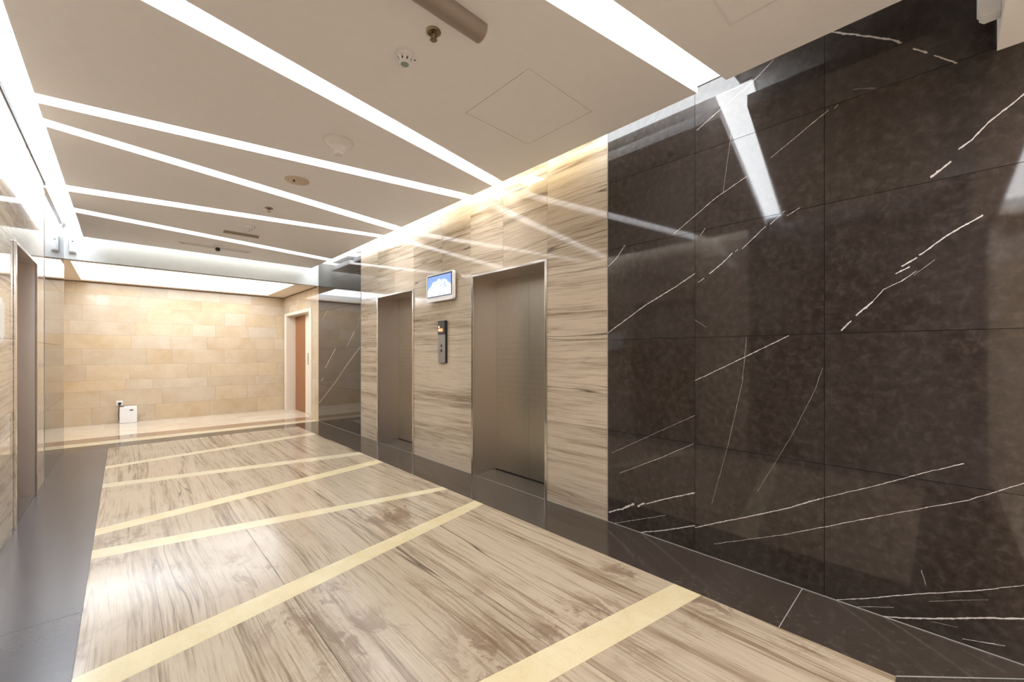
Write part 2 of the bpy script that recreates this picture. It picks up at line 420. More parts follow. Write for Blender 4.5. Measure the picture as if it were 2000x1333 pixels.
# ---------------------------------------------------------------- ceiling
ceil = struct('ceiling', (0, 0, 0))
B('upper_ceiling', XV - 0.3, XR + 0.5, YE - 0.2, YB + 0.2, ZU, ZU + 0.1, WHITE, ceil)
ZB = 3.075
def board(y_near, y_far):
    bm = bmesh.new()
    prism(bm, [(PX0, y_near[0]), (PX1, y_near[1]), (PX1, y_far[1]), (PX0, y_far[0])], ZC, ZB)
    return bm
edges = [(0.03, 0.03)]
for nr, fr, _ in SLOTS: edges += [nr, fr]
edges.append((8.36, 8.43))
HX0, HX1, HY0, HY1 = 1.705, 2.312, 1.657, 2.255       # hatch opening in the second board
for i in range(0, len(edges), 2):
    yn, yf = edges[i], edges[i+1]
    at = lambda e, x: e[0] + (e[1] - e[0]) * (x - PX0) / (PX1 - PX0)
    bm = bmesh.new()
    if i == 2:
        q = 0.004
        prism(bm, [(PX0, yn[0]), (HX0-q, at(yn, HX0-q)), (HX0-q, at(yf, HX0-q)), (PX0, yf[0])], ZC, ZB)
        prism(bm, [(HX1+q, at(yn, HX1+q)), (PX1, yn[1]), (PX1, yf[1]), (HX1+q, at(yf, HX1+q))], ZC, ZB)
        prism(bm, [(HX0-q, at(yn, HX0-q)), (HX1+q, at(yn, HX1+q)), (HX1+q, HY0-q), (HX0-q, HY0-q)], ZC, ZB)
        prism(bm, [(HX0-q, HY1+q), (HX1+q, HY1+q), (HX1+q, at(yf, HX1+q)), (HX0-q, at(yf, HX0-q))], ZC, ZB)
    else:
        prism(bm, [(PX0, yn[0]), (PX1, yn[1]), (PX1, yf[1]), (PX0, yf[0])], ZC, ZB)
    obj('ceiling_panel', bm, CEIL, ceil)
B('hatch_backing', HX0-0.03, HX1+0.03, HY0-0.03, HY1+0.03, ZB+0.001, ZB+0.012, SHADOWGAP, ceil)
# cross beams
B('cross_beam', XL - 0.45, XR, YF, YF + 0.10, ZV, ZU, WHITE, ceil)
B('cross_beam', XL - 0.45, XR, YN - 0.14, YN, ZV, ZU, CEIL, ceil)
# vestibule soffit rings with the luminous recess
def vest(y0, y1, ya, yb, mat, label):
    x0, x1 = XV, XR; a, b = -0.56, 2.43
    bm = bmesh.new()
    box(bm, x0, a, y0, y1, ZV, ZV + 0.05); box(bm, b, x1, y0, y1, ZV, ZV + 0.05)
    if ya > y0 + 0.001: box(bm, a, b, y0, ya, ZV, ZV + 0.05)
    if yb < y1 - 0.001: box(bm, a, b, yb, y1, ZV, ZV + 0.05)
    obj('soffit', bm, TINT, ceil)
    bm = bmesh.new()
    box(bm, a - 0.02, a, ya, yb, ZV + 0.05, 3.0); box(bm, b, b + 0.02, ya, yb, ZV + 0.05, 3.0)
    box(bm, a - 0.02, b + 0.02, ya - 0.02, ya, ZV + 0.05, 3.0); box(bm, a - 0.02, b + 0.02, yb, yb + 0.02, ZV + 0.05, 3.0)
    obj('light_well', bm, WHITE, ceil)
    ceiling_light(label, [(a + 0.01, ya + 0.01), (b - 0.01, ya + 0.01), (b - 0.01, yb - 0.01), (a + 0.01, yb - 0.01)], 2.86, mat)
vest(YF + 0.10, YB, YF + 0.16, 10.83, BACK_M, 'large rectangular luminous panel in the ceiling before the cream rear wall')
vest(YE, YN - 0.14, -2.30, YN - 0.20, NEAR_M, 'rectangular luminous ceiling panel behind the camera')

# ---------------------------------------------------------------- floor
floor = struct('floor')
fb = B('floor_bed', XV - 0.4, XR + 0.45, YE - 0.2, YB + 0.2, -0.06, -0.004, GROUT, floor)
def fpoly(name, pts, mat, label=None):
    bm = bmesh.new(); prism(bm, pts, -0.0035, 0.0)
    o = obj(name, bm, mat, floor)
    if label: o['label'] = label
    return o
STR = [((1.365, 0.935), (1.532, 1.092)), ((2.30, 2.845), (2.49, 2.968)), ((3.85, 3.395), (4.018, 3.50)),
       ((4.325, 4.795), (4.487, 4.967)), ((5.824, 5.345), (5.99, 5.525)), ((6.765, 7.225), (6.905, 7.415))]
def aty(e, x): return e[0] + (e[1] - e[0]) * (x - FX0) / (FX1 - FX0)
xs = [FX0, 0.683, 1.47, FX1]
zones = [(FY0, FY0)]
for a, b in STR: zones += [a, b]
zones.append((FY1, FY1))
for i in range(0, len(zones), 2):
    a, b = zones[i], zones[i+1]
    for x0, x1 in zip(xs, xs[1:]):
        gx0 = x0 + (G if x0 > FX0 else 0); gx1 = x1 - (G if x1 < FX1 else 0)
        lo = [(gx0, aty(a, gx0) + G), (gx1, aty(a, gx1) + G)]
        hi = [(gx1, aty(b, gx1) - G), (gx0, aty(b, gx0) - G)]
        fpoly('floor_slab', lo + hi, WOODF)
for a, b in STR:
    cut = 1.0
    fpoly('inlay_strip', [(FX0, a[0]), (FX1, a[1]), (FX1, b[1]), (FX0, b[0])], YELLOW, 'yellow marble inlay strip')
h = G
# right border, with its one pale joint, and mitred corners at the near end
fpoly('border_slab', [(FX1+h, FY0), (XR, -0.345), (XR, 0.562-h), (FX1+h, 0.562-h)], DARKF)
fpoly('border_slab', [(FX1+h, 0.562+h), (XR, 0.562+h), (XR, 4.3), (FX1+h, 4.3)], DARKF)
fpoly('border_slab', [(FX1+h, 4.3+h), (XR, 4.3+h), (XR, FY1), (FX1+h, FY1)], DARKF)
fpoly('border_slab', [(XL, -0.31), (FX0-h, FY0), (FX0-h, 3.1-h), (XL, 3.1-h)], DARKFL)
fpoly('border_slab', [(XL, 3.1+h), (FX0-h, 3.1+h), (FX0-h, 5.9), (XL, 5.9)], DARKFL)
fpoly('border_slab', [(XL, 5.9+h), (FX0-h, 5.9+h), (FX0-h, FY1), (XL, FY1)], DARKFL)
fpoly('border_slab', [(XL, -0.35), (XR, -0.35), (FX1, FY0-2*h), (FX0, FY0-2*h)], DARKF)
fpoly('border_slab', [(XL, FY1+h), (XR, FY1+h), (XR, 8.61), (XL, 8.61)], DARKF)
# pale sealant lines that show on the dark border
fpoly('sealant_line', [(FX1+0.004, 0.561), (XR, 0.561), (XR, 0.563), (FX1+0.004, 0.563)], SEAL)
bm = bmesh.new(); prism(bm, [(FX1, FY0-0.002), (XR, -0.347), (XR, -0.341), (FX1+0.004, FY0+0.002)], 0.0, 0.0006); obj('sealant_line', bm, SEAL, floor)
B('sealant_line', FX1+0.004, XR, 0.5605, 0.5640, 0.0, 0.0006, SEAL, floor)
fpoly('inlay_strip', [(XV, 8.612), (XR, 8.612), (XR, 8.90), (XV, 8.90)], YELLOW, 'pale yellow marble band across the vestibule')
fpoly('border_slab', [(XV, 8.902), (XR, 8.902), (XR, 9.34), (XV, 9.34)], BROWNF, 'brown marble band')
for x0, x1 in ((XV, -0.25), (-0.25, 0.75), (0.75, 1.75), (1.75, XR)):
    fpoly('vestibule_slab', [(x0+h/2, 9.342), (x1-h/2, 9.342), (x1-h/2, 10.2-h/2), (x0+h/2, 10.2-h/2)], CREAMF)
    fpoly('vestibule_slab', [(x0+h/2, 10.2+h/2), (x1-h/2, 10.2+h/2), (x1-h/2, YB), (x0+h/2, YB)], CREAMF)
for x0, x1 in ((XV, 0.1), (0.1, 1.4), (1.4, XR)):
    fpoly('vestibule_slab', [(x0+h, YE), (x1-h, YE), (x1-h, -0.352), (x0+h, -0.352)], CREAMF)
for k, (a, b) in enumerate(DOORS):   # stone floors of the lift recesses
    for s in (1, -1):
        xa, xb = (XR + 0.004, XR + DD + 0.10) if s > 0 else (XL - DD - 0.10, XL - 0.004)
        fpoly('threshold_slab', [(xa, a), (xb, a), (xb, b), (xa, b)], DARKF)

# ---------------------------------------------------------------- walls
# white veins of the dark marble slabs: width in mm, then (y, z) points on the wall
VEINS=[(4.04,[(0.442,3.129),(0.287,3.019),(0.179,2.937),(0.15,2.906)]),
(3.61,[(0.105,2.853),(0.06,2.81)]),
(3.25,[(0.034,2.783),(-0.037,2.71)]),
(1.86,[(0.719,2.529),(0.555,2.628),(0.442,2.696)]),
(1.54,[(0.415,2.693),(0.4,2.706)]),
(2.19,[(1.315,2.201),(1.029,2.378),(0.853,2.457)]),
(1.91,[(1.158,2.866),(1.029,2.933),(0.818,3.033),(0.708,3.109)]),
(2.72,[(1.864,2.046),(1.789,2.099),(1.711,2.189)]),
(1.52,[(1.135,2.148),(1.104,2.19)]),
(1.91,[(1.148,1.832),(1.111,1.855)]),
(2.81,[(1.075,1.881),(0.998,1.936),(0.936,1.992)]),
(1.97,[(0.918,1.999),(0.903,2.009)]),
(2.48,[(0.876,2.01),(0.748,2.123)]),
(2.37,[(0.721,2.13),(0.65,2.189)]),
(1.82,[(0.637,2.158),(0.575,2.19)]),
(2.94,[(1.864,1.515),(1.539,1.709),(1.304,1.823),(1.172,1.894)]),
(4.34,[(0.043,2.203),(0.012,2.228),(-0.018,2.254)]),
(2.89,[(-0.044,2.303),(-0.088,2.334),(-0.134,2.39)]),
(3.3,[(-0.134,2.39),(-0.186,2.432),(-0.242,2.478)]),
(3.05,[(0.384,1.478),(0.346,1.523)]),
(3.89,[(0.324,1.554),(0.259,1.619)]),
(2.05,[(0.259,1.619),(0.217,1.678)]),
(1.73,[(0.217,1.678),(0.15,1.712),(0.096,1.755)]),
(2.84,[(0.169,1.753),(0.123,1.779)]),
(3.38,[(0.147,1.788),(0.096,1.82)]),
(3.03,[(0.083,1.833),(-0.008,1.909),(-0.116,1.977)]),
(1.25,[(0.105,1.736),(0.034,1.8)]),
(2.49,[(1.169,1.165),(0.876,1.321),(0.627,1.455)]),
(1.06,[(0.853,1.449),(0.876,1.176),(0.96,0.76)]),
(0.91,[(0.96,0.76),(1.062,0.353)]),
(0.94,[(0.467,1.267),(0.507,1.136),(0.612,0.876)]),
(0.82,[(0.612,0.876),(0.79,0.504)]),
(4.97,[(1.85,0.078),(1.747,0.131)]),
(6.6,[(1.738,0.133),(1.636,0.2)]),
(5.54,[(1.597,0.195),(1.547,0.228)]),
(3.15,[(1.53,0.229),(1.379,0.306),(1.172,0.401)]),
(3.4,[(1.581,-0.001),(1.379,0.081),(1.172,0.177)]),
(2.69,[(1.172,0.163),(1.029,0.238),(0.876,0.316),(0.63,0.445),(0.484,0.536)]),
(1.89,[(0.484,0.536),(0.267,0.653),(0.078,0.765),(-0.06,0.84)]),
(1.48,[(1.045,0.095),(0.655,0.28)]),
(1.99,[(0.655,0.28),(0.404,0.417),(0.267,0.493)]),
(1.76,[(0.267,0.493),(0.043,0.613),(-0.073,0.672),(-0.242,0.794)]),
(2.46,[(0.404,0.006),(0.267,0.074),(0.078,0.178)]),
(2.47,[(0.078,0.178),(-0.088,0.261),(-0.164,0.304)]),
(1.5,[(-0.164,0.306),(-0.242,0.35)]),
(3.19,[(0.227,-0.001),(0.15,0.024),(0.026,0.08)]),
(3.5,[(0.026,0.08),(-0.119,0.151),(-0.249,0.207)]),
(1.34,[(0.318,0.006),(0.179,0.066)]),
(0.95,[(0.052,0.152),(-0.134,0.241)]),
(1.55,[(1.756,0.41),(1.418,0.593),(1.172,0.739)]),
(1.35,[(1.826,0.558),(1.172,0.928)]),
(1.56,[(1.803,0.002),(1.379,0.188)]),
(1.08,[(0.936,2.794),(0.991,2.401)]),
(1.13,[(1.094,1.524),(1.172,1.58)]),
(1.37,[(0.078,0.291),(0.064,0.227)]),
(1.57,[(-0.057,0.026),(-0.182,0.058)]),
(1.09,[(0.043,0.058),(-0.041,0.071)]),
(1.05,[(0.339,2.761),(0.247,2.726)]),
(6.09,[(8.426,0.807),(8.341,0.871)]),
(5.98,[(8.229,1.073),(7.702,1.435)]),
(4.91,[(7.178,1.466),(6.85,1.721)]),
(4.49,[(8.572,0.361),(7.702,0.823),(7.201,1.135),(6.623,1.451)]),
(3.3,[(8.369,2.021),(8.092,2.17)]),
(2.81,[(6.725,1.785),(6.583,1.988)])]

def dark_slab(wall, x0, x1, y0, y1, z0, z1, veins):
    segs = []
    if veins:
        for wd, pts in VEINS:
            for p, q in zip(pts, pts[1:]):
                e = 0.004
                if max(p[0], q[0]) > y0 + e and min(p[0], q[0]) < y1 - e and max(p[1], q[1]) > z0 + e and min(p[1], q[1]) < z1 - e:
                    segs.append((wd / 1000 * (1.15 if wd < 2.5 else 1.5), 0.95 if wd > 1.4 else 0.28 + 0.35 * wd, p, q))
    m = dark_stone('dark_veined_marble', segs, base=1.4) if segs else DARKW
    B('wall_slab', x0, x1, y0 + G, y1 - G, z0 + G, z1 - G, m, wall)
ROWS = [0.0, 0.735, 1.46, 2.18, 2.715, ZU]
def wood_slab(wall, x0, x1, y0, y1, z0, z1):
    B('wall_slab', x0, x1, y0 + G, y1 - G, z0 + G, z1 - G, WOODW, wall)
def lobby_wall(name, s):
    """s = +1 right wall (faces west), -1 left wall (faces east)"""
    wall = struct(name)
    X = XR if s > 0 else XL
    x0, x1 = (X, X + 0.028) if s > 0 else (X - 0.028, X)
    c0, c1 = (X + 0.029, X + 0.12) if s > 0 else (X - 0.12, X - 0.029)
    ye = YE if s > 0 else YN - 0.14
    yend = YF if s > 0 else 8.545
    bm = bmesh.new()
    ys = [ye, DOORS[0][0], DOORS[0][1], DOORS[1][0], DOORS[1][1], yend]
    for i in (0, 2, 4): box(bm, c0, c1, ys[i], ys[i+1], -0.003, ZU)
    for i in (1, 3): box(bm, c0, c1, ys[i], ys[i+1], DZ, ZU)
    obj('wall_core', bm, DGROUT, wall)
    v = s > 0
    ycols = ([-1.0, -0.25, 0.46, 1.172, 1.862] if s > 0 else [YN - 0.14, 0.46, 1.172, 1.862])
    for a, b in zip(ycols, ycols[1:]):
        for z0, z1 in zip(ROWS, ROWS[1:]): dark_slab(wall, x0, x1, a, b, z0, z1, v)
    for a, b in ((6.58, 7.59), (7.59, yend)):
        for z0, z1 in zip(ROWS, ROWS[1:]): dark_slab(wall, x0, x1, a, b, z0, z1, v)
    rows = [0.0, 0.735, 1.46, DZ]
    for a, b in ((1.868, DOORS[0][0]), (DOORS[0][1], DOORS[1][0]), (DOORS[1][1], 6.58)):
        for z0, z1 in zip(rows, rows[1:]): wood_slab(wall, x0, x1, a, b, z0, z1)
    yy = [1.868, 2.512, 3.115, 3.66, 4.224, 4.895, 5.43, 5.968, 6.58]
    for a, b in zip(yy, yy[1:]):
        for z0, z1 in ((DZ, 2.715), (2.715, ZU)): wood_slab(wall, x0, x1, a, b, z0, z1)
    # thin pale edge trim where the two stones meet
    for y in (1.865, 6.58):
        B('edge_trim', X - 0.003 if s > 0 else X, X if s > 0 else X + 0.003, y - 0.003, y + 0.003, 0, ZU, SEAL, wall)
    return wall
wr = lobby_wall('wall_right', 1)
wl = lobby_wall('wall_left', -1)
# return of the left wall end and sealant along the base of the right wall
B('wall_slab', XL - 0.12, XL, 8.547, 8.58, 0, ZV, CREAM, wl)
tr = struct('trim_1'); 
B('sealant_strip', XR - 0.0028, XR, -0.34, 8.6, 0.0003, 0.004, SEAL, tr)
tr2 = struct('trim_2')   # dark shadow gaps at the top of the side walls
B('shadow_gap', XR - 0.006, XR, 0.03, 8.5, ZU - 0.010, ZU, SHADOWGAP, tr2)
B('shadow_gap', XL, XL + 0.012, 0.03, 6.52, ZU - 0.03, ZU - 0.004, SHADOWGAP, tr2)
B('shadow_gap', XL, XL + 0.016, 6.50, 8.25, 3.115, 3.145, SHADOWGAP, tr2)
B('metal_lip', XL, XL + 0.020, 6.50, 8.20, 3.095, 3.115, TRIM, tr2)

# marble courses of the vestibules
HZ = [0, 0.325, 0.635, 0.84, 1.14, 1.445, 1.71, 1.965, 2.26, 2.48, ZV]
def courses(wall, kind, fixed, lo, hi, thick, holes=(), sd=1):
    r = random.Random(sd)
    for z0, z1 in zip(HZ, HZ[1:]):
        t = lo - r.uniform(0.1, 0.5)
        while t < hi:
            wdt = r.choice((0.40, 0.60, 0.61, 0.90, 0.9))
            a, b = max(t, lo), min(t + wdt, hi)
            t += wdt
            if b - a < 0.05: continue
            segs = [(a, b, z0, z1)]
            for h0, h1, hz in holes:
                out = []
                for (p, q, u, v) in segs:
                    if q <= h0 or p >= h1 or u >= hz: out.append((p, q, u, v)); continue
                    if p < h0: out.append((p, h0, u, v))
                    if q > h1: out.append((h1, q, u, v))
                    if v > hz: out.append((max(p, h0), min(q, h1), hz, v))
                segs = out
            for (p, q, u, v) in segs:
                if q - p < 0.01 or v - u < 0.01: continue
                k = 0.0008
                if kind == 'x': B('marble_tile', p+k, q-k, min(fixed, fixed+thick), max(fixed, fixed+thick), u+k, v-k, CREAM, wall)
                else: B('marble_tile', min(fixed, fixed+thick), max(fixed, fixed+thick), p+k, q-k, u+k, v-k, CREAM, wall)
wb = struct('wall_back')
B('wall_core', XV - 0.1, XR + 0.1, YB + 0.021, YB + 0.12, -0.003, ZU, DGROUT, wb)
courses(wb, 'x', YB, XV, XR, 0.02, sd=11)
CY0, CY1, CZ = 9.16, 10.78, 2.235            # cream framed doorway
we = struct('wall_vestibule_right')
bm = bmesh.new()
for a, b, z in ((YF, CY0 - 0.03, -0.003), (CY1 + 0.03, YB, -0.003), (CY0 - 0.03, CY1 + 0.03, CZ + 0.03)): box(bm, XR + 0.021, XR + 0.12, a, b, z, ZU)
obj('wall_core', bm, DGROUT, we)
courses(we, 'y', XR, YF + 0.001, YB, 0.02, holes=((CY0 - 0.02, CY1 + 0.02, CZ + 0.02),), sd=5)
ww = struct('wall_vestibule_left')
B('wall_core', XV - 0.10, XV - 0.021, YF - 0.1, YB, -0.003, ZU, DGROUT, ww)
courses(ww, 'y', XV, YF - 0.02, YB, -0.02, sd=8)
B('wall_core', XV - 0.10, XL - 0.13, YF - 0.12, YF - 0.022, -0.003, ZV, CREAM, ww)
wf = struct('wall_front')
B('wall_core', XV, XR, YE - 0.1, YE, -0.003, ZU, CREAM, wf)
B('wall_core', XV - 0.1, XV, YE, YN - 0.142, -0.003, ZU, CREAM, wf)
B('wall_core', XV, XL - 0.121, YN - 0.24, YN - 0.142, -0.003, ZV, CREAM, wf)
B('wall_slab', XR - 0.0, XR + 0.028, YE, -1.002, 0, ZU, CREAM, wf)
gap = struct('trim_3')
B('shadow_gap', XV, XR, YB - 0.010, YB, ZV - 0.014, ZV, BROWNGAP, gap)
B('shadow_gap', XR - 0.010, XR, YF + 0.10, YB - 0.010, ZV - 0.014, ZV, BROWNGAP, gap)
B('shadow_gap', XL - 0.4, XR, YF - 0.002, YF + 0.010, ZV - 0.008, ZV, BROWNGAP, gap)

# ---------------------------------------------------------------- lift doors
def lift_door(n, s, a, b):
    X = XR if s > 0 else XL
    d = struct('door_%d' % n, (X, (a + b) / 2, 0)); w2 = (b - a) / 2
    def bx(name, x0, x1, y0, y1, z0, z1, m, par=d, bevel=0.0):
        if s < 0: x0, x1 = -x1, -x0
        return B(name, x0, x1, y0, y1, z0, z1, m, par, bevel)
    t = 0.012
    bx('jamb', 0.0, DD, -w2, -w2 + t, 0.0, DZ, STEEL); bx('jamb', 0.0, DD, w2 - t, w2, 0.0, DZ, STEEL)
    bx('lintel', 0.0, DD, -w2 + t, w2 - t, DZ - t, DZ, STEEL)
    f = 0.022
    bx('frame_trim', -0.016, 0.0, -w2 - 0.006, -w2 + f, 0.0, DZ + 0.006, TRIM, bevel=0.003)
    bx('frame_trim', -0.016, 0.0, w2 - f, w2 + 0.006, 0.0, DZ + 0.006, TRIM, bevel=0.003)
    bx('frame_trim', -0.016, 0.0, -w2 + f, w2 - f, DZ - f + 0.006, DZ + 0.006, TRIM, bevel=0.003)
    bx('leaf', DD, DD + 0.03, -w2 - 0.03, -0.0012, 0.010, DZ + 0.03, LEAF)
    bx('leaf', DD, DD + 0.03, 0.0012, w2 + 0.03, 0.010, DZ + 0.03, LEAF)
    bx('sill', DD - 0.004, DD + 0.05, -w2, w2, 0.0002, 0.003, DARKPL)
    bx('shaft_wall', DD + 0.05, DD + 0.08, -w2 - 0.1, w2 + 0.1, 0.0, DZ + 0.1, DGROUT)
n = 0
for s in (1, -1):
    for a, b in DOORS:
        n += 1; lift_door(n, s, a, b)
# cream framed side door
d = struct('door_5', (XR, CY0, 0)); W = CY1 - CY0
B('casing', -0.014, 0.03, -0.165, 0.0, 0, CZ + 0.065, CASING, d, bevel=0.004)
B('casing', -0.014, 0.03, W, W + 0.165, 0, CZ + 0.065, CASING, d, bevel=0.004)
B('casing', -0.014, 0.03, 0.0, W, CZ, CZ + 0.065, CASING, d, bevel=0.004)
B('jamb', 0.03, 0.24, W - 0.0, W + 0.02, 0, CZ, CASING, d); B('jamb', 0.03, 0.24, -0.02, 0.0, 0, CZ, CASING, d)
B('lintel', 0.03, 0.24, 0, W, CZ, CZ + 0.02, CASING, d)
B('leaf', 0.19, 0.235, W - 0.80, W - 0.003, 0.006, CZ - 0.003, VENEER, d)['label'] = 'orange brown wooden leaf'
lf = B('leaf', 0.17, 0.225, 0.003, W - 0.805, 0.006, CZ - 0.003, CASING, d); lf['label'] = 'cream lacquered leaf'
B('handle_plate', 0.150, 0.169, 0.46, 0.60, 1.10, 1.36, SILVER, lf, bevel=0.003)
B('threshold', 0.0, 0.24, 0, W, -0.003, 0.001, CREAMF, d)

# ---------------------------------------------------------------- wall things
# screen between the lifts
t = thing('wall_monitor', 'small lit wall screen in a white frame between the two right-hand lifts', 'screen', (XR, 4.193, 2.155))
bm = bmesh.new(); 
pr = round_rect(0.573, 0.338, 0.03)
extr = [(p[0], p[1]) for p in pr]
def yz_prism(bm, pts, x0, x1):
    A = [bm.verts.new((x0, p[0], p[1])) for p in pts]; Bv = [bm.verts.new((x1, p[0], p[1])) for p in pts]
    bm.faces.new(A[::-1]); bm.faces.new(Bv); n = len(pts)
    for i in range(n): bm.faces.new((A[i], A[(i+1) % n], Bv[(i+1) % n], Bv[i]))
yz_prism(bm, pr, -0.062, -0.030); obj('frame', bm, PLASTIC, t, smooth=True)
bm = bmesh.new(); yz_prism(bm, [(p[0]*0.82, p[1]*0.82) for p in pr], -0.030, 0.0); obj('mount', bm, DARKPL, t)
bz = B('bezel', -0.0655, -0.062, -0.262, 0.262, -0.115, 0.150, DARKPL, t)
def screen_mat():
    m, nt, b = new_mat('lit_screen')
    tc = N(nt, 'ShaderNodeTexCoord'); o = N(nt, 'ShaderNodeSeparateXYZ'); L(nt, tc.outputs['Object'], o.inputs[0])
    n = noise(nt, tc.outputs['Object'], 9, 5, 0.6, 0.6); n2 = noise(nt, tc.outputs['Object'], 14, 5, 0.65, 1.5)
    # snowy slope under a blue sky: the skyline bulges in the middle
    y = o.outputs[1]; z = o.outputs[2]
    sky_line = math_(nt, 'SUBTRACT', 0.092, math_(nt, 'MULTIPLY', math_(nt, 'MULTIPLY', math_(nt, 'ADD', y, 0.03), math_(nt, 'ADD', y, 0.03)), 1.5))
    sky_line = math_(nt, 'ADD', sky_line, math_(nt, 'MULTIPLY', math_(nt, 'SUBTRACT', n, 0.5), 0.11))
    up = maprange(nt, math_(nt, 'SUBTRACT', z, sky_line), -0.006, 0.006, 0, 1)
    snow = ramp(nt, n2, [(0.36, (0.30, 0.42, 0.72)), (0.46, (0.72, 0.82, 0.98)), (0.54, (1, 1, 1))])
    low = maprange(nt, z, -0.13, -0.06, 0.6, 0.0)
    snow = mix(nt, low, snow, (0.45, 0.55, 0.9))
    c = mix(nt, up, snow, (0.22, 0.36, 0.86))
    b.inputs['Base Color'].default_value = (0.02, 0.02, 0.02, 1); b.inputs['Roughness'].default_value = 0.2
    L(nt, c, b.inputs['Emission Color']); b.inputs['Emission Strength'].default_value = 0.62
    return m
B('screen', -0.068, -0.0655, -0.250, 0.250, -0.108, 0.136, screen_mat(), bz)

# lift call panel
ORANGE = emis('orange_digits', (1.0, 0.22, 0.04), 2.2)
t = thing('lift_call_panel', 'narrow upright lift call panel with orange digits, on the pier below the wall screen', 'lift panel', (XR, 4.188, 1.492))
bm = bmesh.new(); yz_prism(bm, round_rect(0.150, 0.515, 0.012, 3), -0.028, 0.0); obj('backing', bm, DARKPL, t, bevel=0.0)
bm = bmesh.new(); box(bm, -0.036, -0.028, -0.073, 0.073, -0.252, 0.085); obj('face_plate', bm, SILVER, t, bevel=0.003)
dsp = B('display', -0.040, -0.028, -0.073, 0.073, 0.087, 0.255, GREYPL, t, bevel=0.003)
bm = bmesh.new()
def bar(y0, y1, z0, z1): box(bm, -0.0415, -0.040, y0, y1, z0, z1)
def tri(pts):
    A = [bm.verts.new((-0.0415, p[0], p[1])) for p in pts]; Bv = [bm.verts.new((-0.040, p[0], p[1])) for p in pts]
    bm.faces.new(A); bm.faces.new(Bv[::-1])
    for i in range(len(pts)): bm.faces.new((A[i], A[(i+1) % len(pts)], Bv[(i+1) % len(pts)], Bv[i]))
# seen from the lobby, +y is to the left
tri([(0.045, 0.196), (0.030, 0.178), (0.060, 0.178)]); bar(0.039, 0.051, 0.168, 0.178)       # small up arrow
tri([(0.064, 0.143), (0.040, 0.160), (0.040, 0.126)])                                        # left pointing arrow
bar(0.018, 0.027, 0.124, 0.160); bar(-0.006, 0.003, 0.124, 0.160)                            # 11
bar(-0.030, -0.023, 0.124, 0.160)
obj('digits', bm, ORANGE, dsp)
for z in (-0.045, -0.105):
    bt = bmesh.new(); lathe(bt, [(0.018, -0.036), (0.018, -0.041), (0.015, -0.043)], (0, 0.0, z), 20, 'x'); obj('button', bt, GREYPL, t, smooth=True)

# white box on the left wall
t = thing('wall_box', 'white rounded box on the left wall at the photo\'s left edge', 'wall box', (XL, 3.95, 1.56))
bm = bmesh.new(); yz_prism(bm, round_rect(0.27, 0.275, 0.035), 0.0, 0.06); obj('housing', bm, PLASTIC, t, smooth=True, bevel=0.0)
bm = bmesh.new(); yz_prism(bm, round_rect(0.22, 0.225, 0.03), 0.0605, 0.068); obj('cover', bm, PLASTIC, t, smooth=True)
B('vent_slot', 0.02, 0.04, -0.08, 0.08, -0.1395, -0.1376, DARKPL, t)

# dispensers on the two beams
def dispenser(label, x, y, z, s):
    t = thing('air_freshener', label, 'dispenser', (x, y, z))
    pr = [(-0.040, -0.06), (-0.040, 0.035), (-0.030, 0.05), (0.030, 0.05), (0.040, 0.035), (0.040, -0.06)]
    bm = bmesh.new()
    # body: flat back, front swelling outwards; y grows away from the beam (times s)
    prof = [(0.0, -0.107), (0.046, -0.107), (0.060, -0.092), (0.064, -0.02), (0.060, 0.085), (0.050, 0.107), (0.0, 0.107)]
    extrude_profile(bm, [(a * s, z_) for a, z_ in prof], 'x', -0.034, 0.034)
    obj('body', bm, PLASTIC, t, bevel=0.004)
    bm = bmesh.new(); y0, y1 = sorted((0.030 * s, 0.0665 * s)); box(bm, -0.023, 0.023, y0, y1, -0.085, 0.02); obj('front_cover', bm, PLASTIC, t, bevel=0.006)
    bm = bmesh.new(); lathe(bm, [(0.009, 0.058 * s), (0.009, 0.067 * s)], (0, 0, 0.055), 16, 'y'); obj('spray_nozzle', bm, DARKPL, t)
    return t
dispenser('small white dispenser on the far white beam beside the left wall', -0.525, YF, 2.893, -1)
dispenser('white dispenser on the near beam at the photo\'s top right corner', 2.628, YN, 2.86, 1)

# box and plug at the rear wall
t = thing('access_box', 'white metal box with a small green display on the floor at the rear wall', 'box', (0.07, YB - 0.075, 0))
bd = B('body', -0.122, 0.122, -0.055, 0.055, 0.006, 0.318, PLASTIC, t, bevel=0.006)
B('lid', -0.124, 0.124, -0.060, -0.055, 0.004, 0.300, PLASTIC, t, bevel=0.002)
B('display', 0.018, 0.070, -0.062, -0.060, 0.236, 0.258, GREENLCD, t)
B('latch', -0.120, -0.06, -0.056, 0.02, 0.3185, 0.326, GREYPL, t)
B('foot', -0.11, -0.09, -0.05, 0.05, 0, 0.006, DARKPL, t); B('foot', 0.09, 0.11, -0.05, 0.05, 0, 0.006, DARKPL, t)
t = thing('wall_socket', 'square white socket on the rear wall above the white metal box', 'socket', (-0.055, YB, 0.385))
B('plate', -0.045, 0.045, -0.009, 0.0, -0.045, 0.045, PLASTIC, t, bevel=0.003)
t = thing('power_cord', 'black plug and cord hanging from the rear wall socket', 'cord', (-0.052, YB - 0.009, 0.375))
bm = bmesh.new(); lathe(bm, [(0.024, 0.0), (0.027, -0.01), (0.022, -0.032), (0.010, -0.040)], (0, 0, 0), 18, 'y'); obj('plug', bm, DARKPL, t, smooth=True)
bm = bmesh.new(); tube(bm, [(0, -0.032, -0.005), (-0.006, -0.035, -0.06), (-0.012, -0.028, -0.12), (-0.016, -0.024, -0.20), (-0.014, -0.024, -0.28), (-0.010, -0.028, -0.325)], 0.005); obj('cord', bm, DARKPL, t, smooth=True)
t = thing('cable_loop', 'thin loose cable loop beside the right side of the white metal box', 'cable', (0.24, YB - 0.02, 0.13))
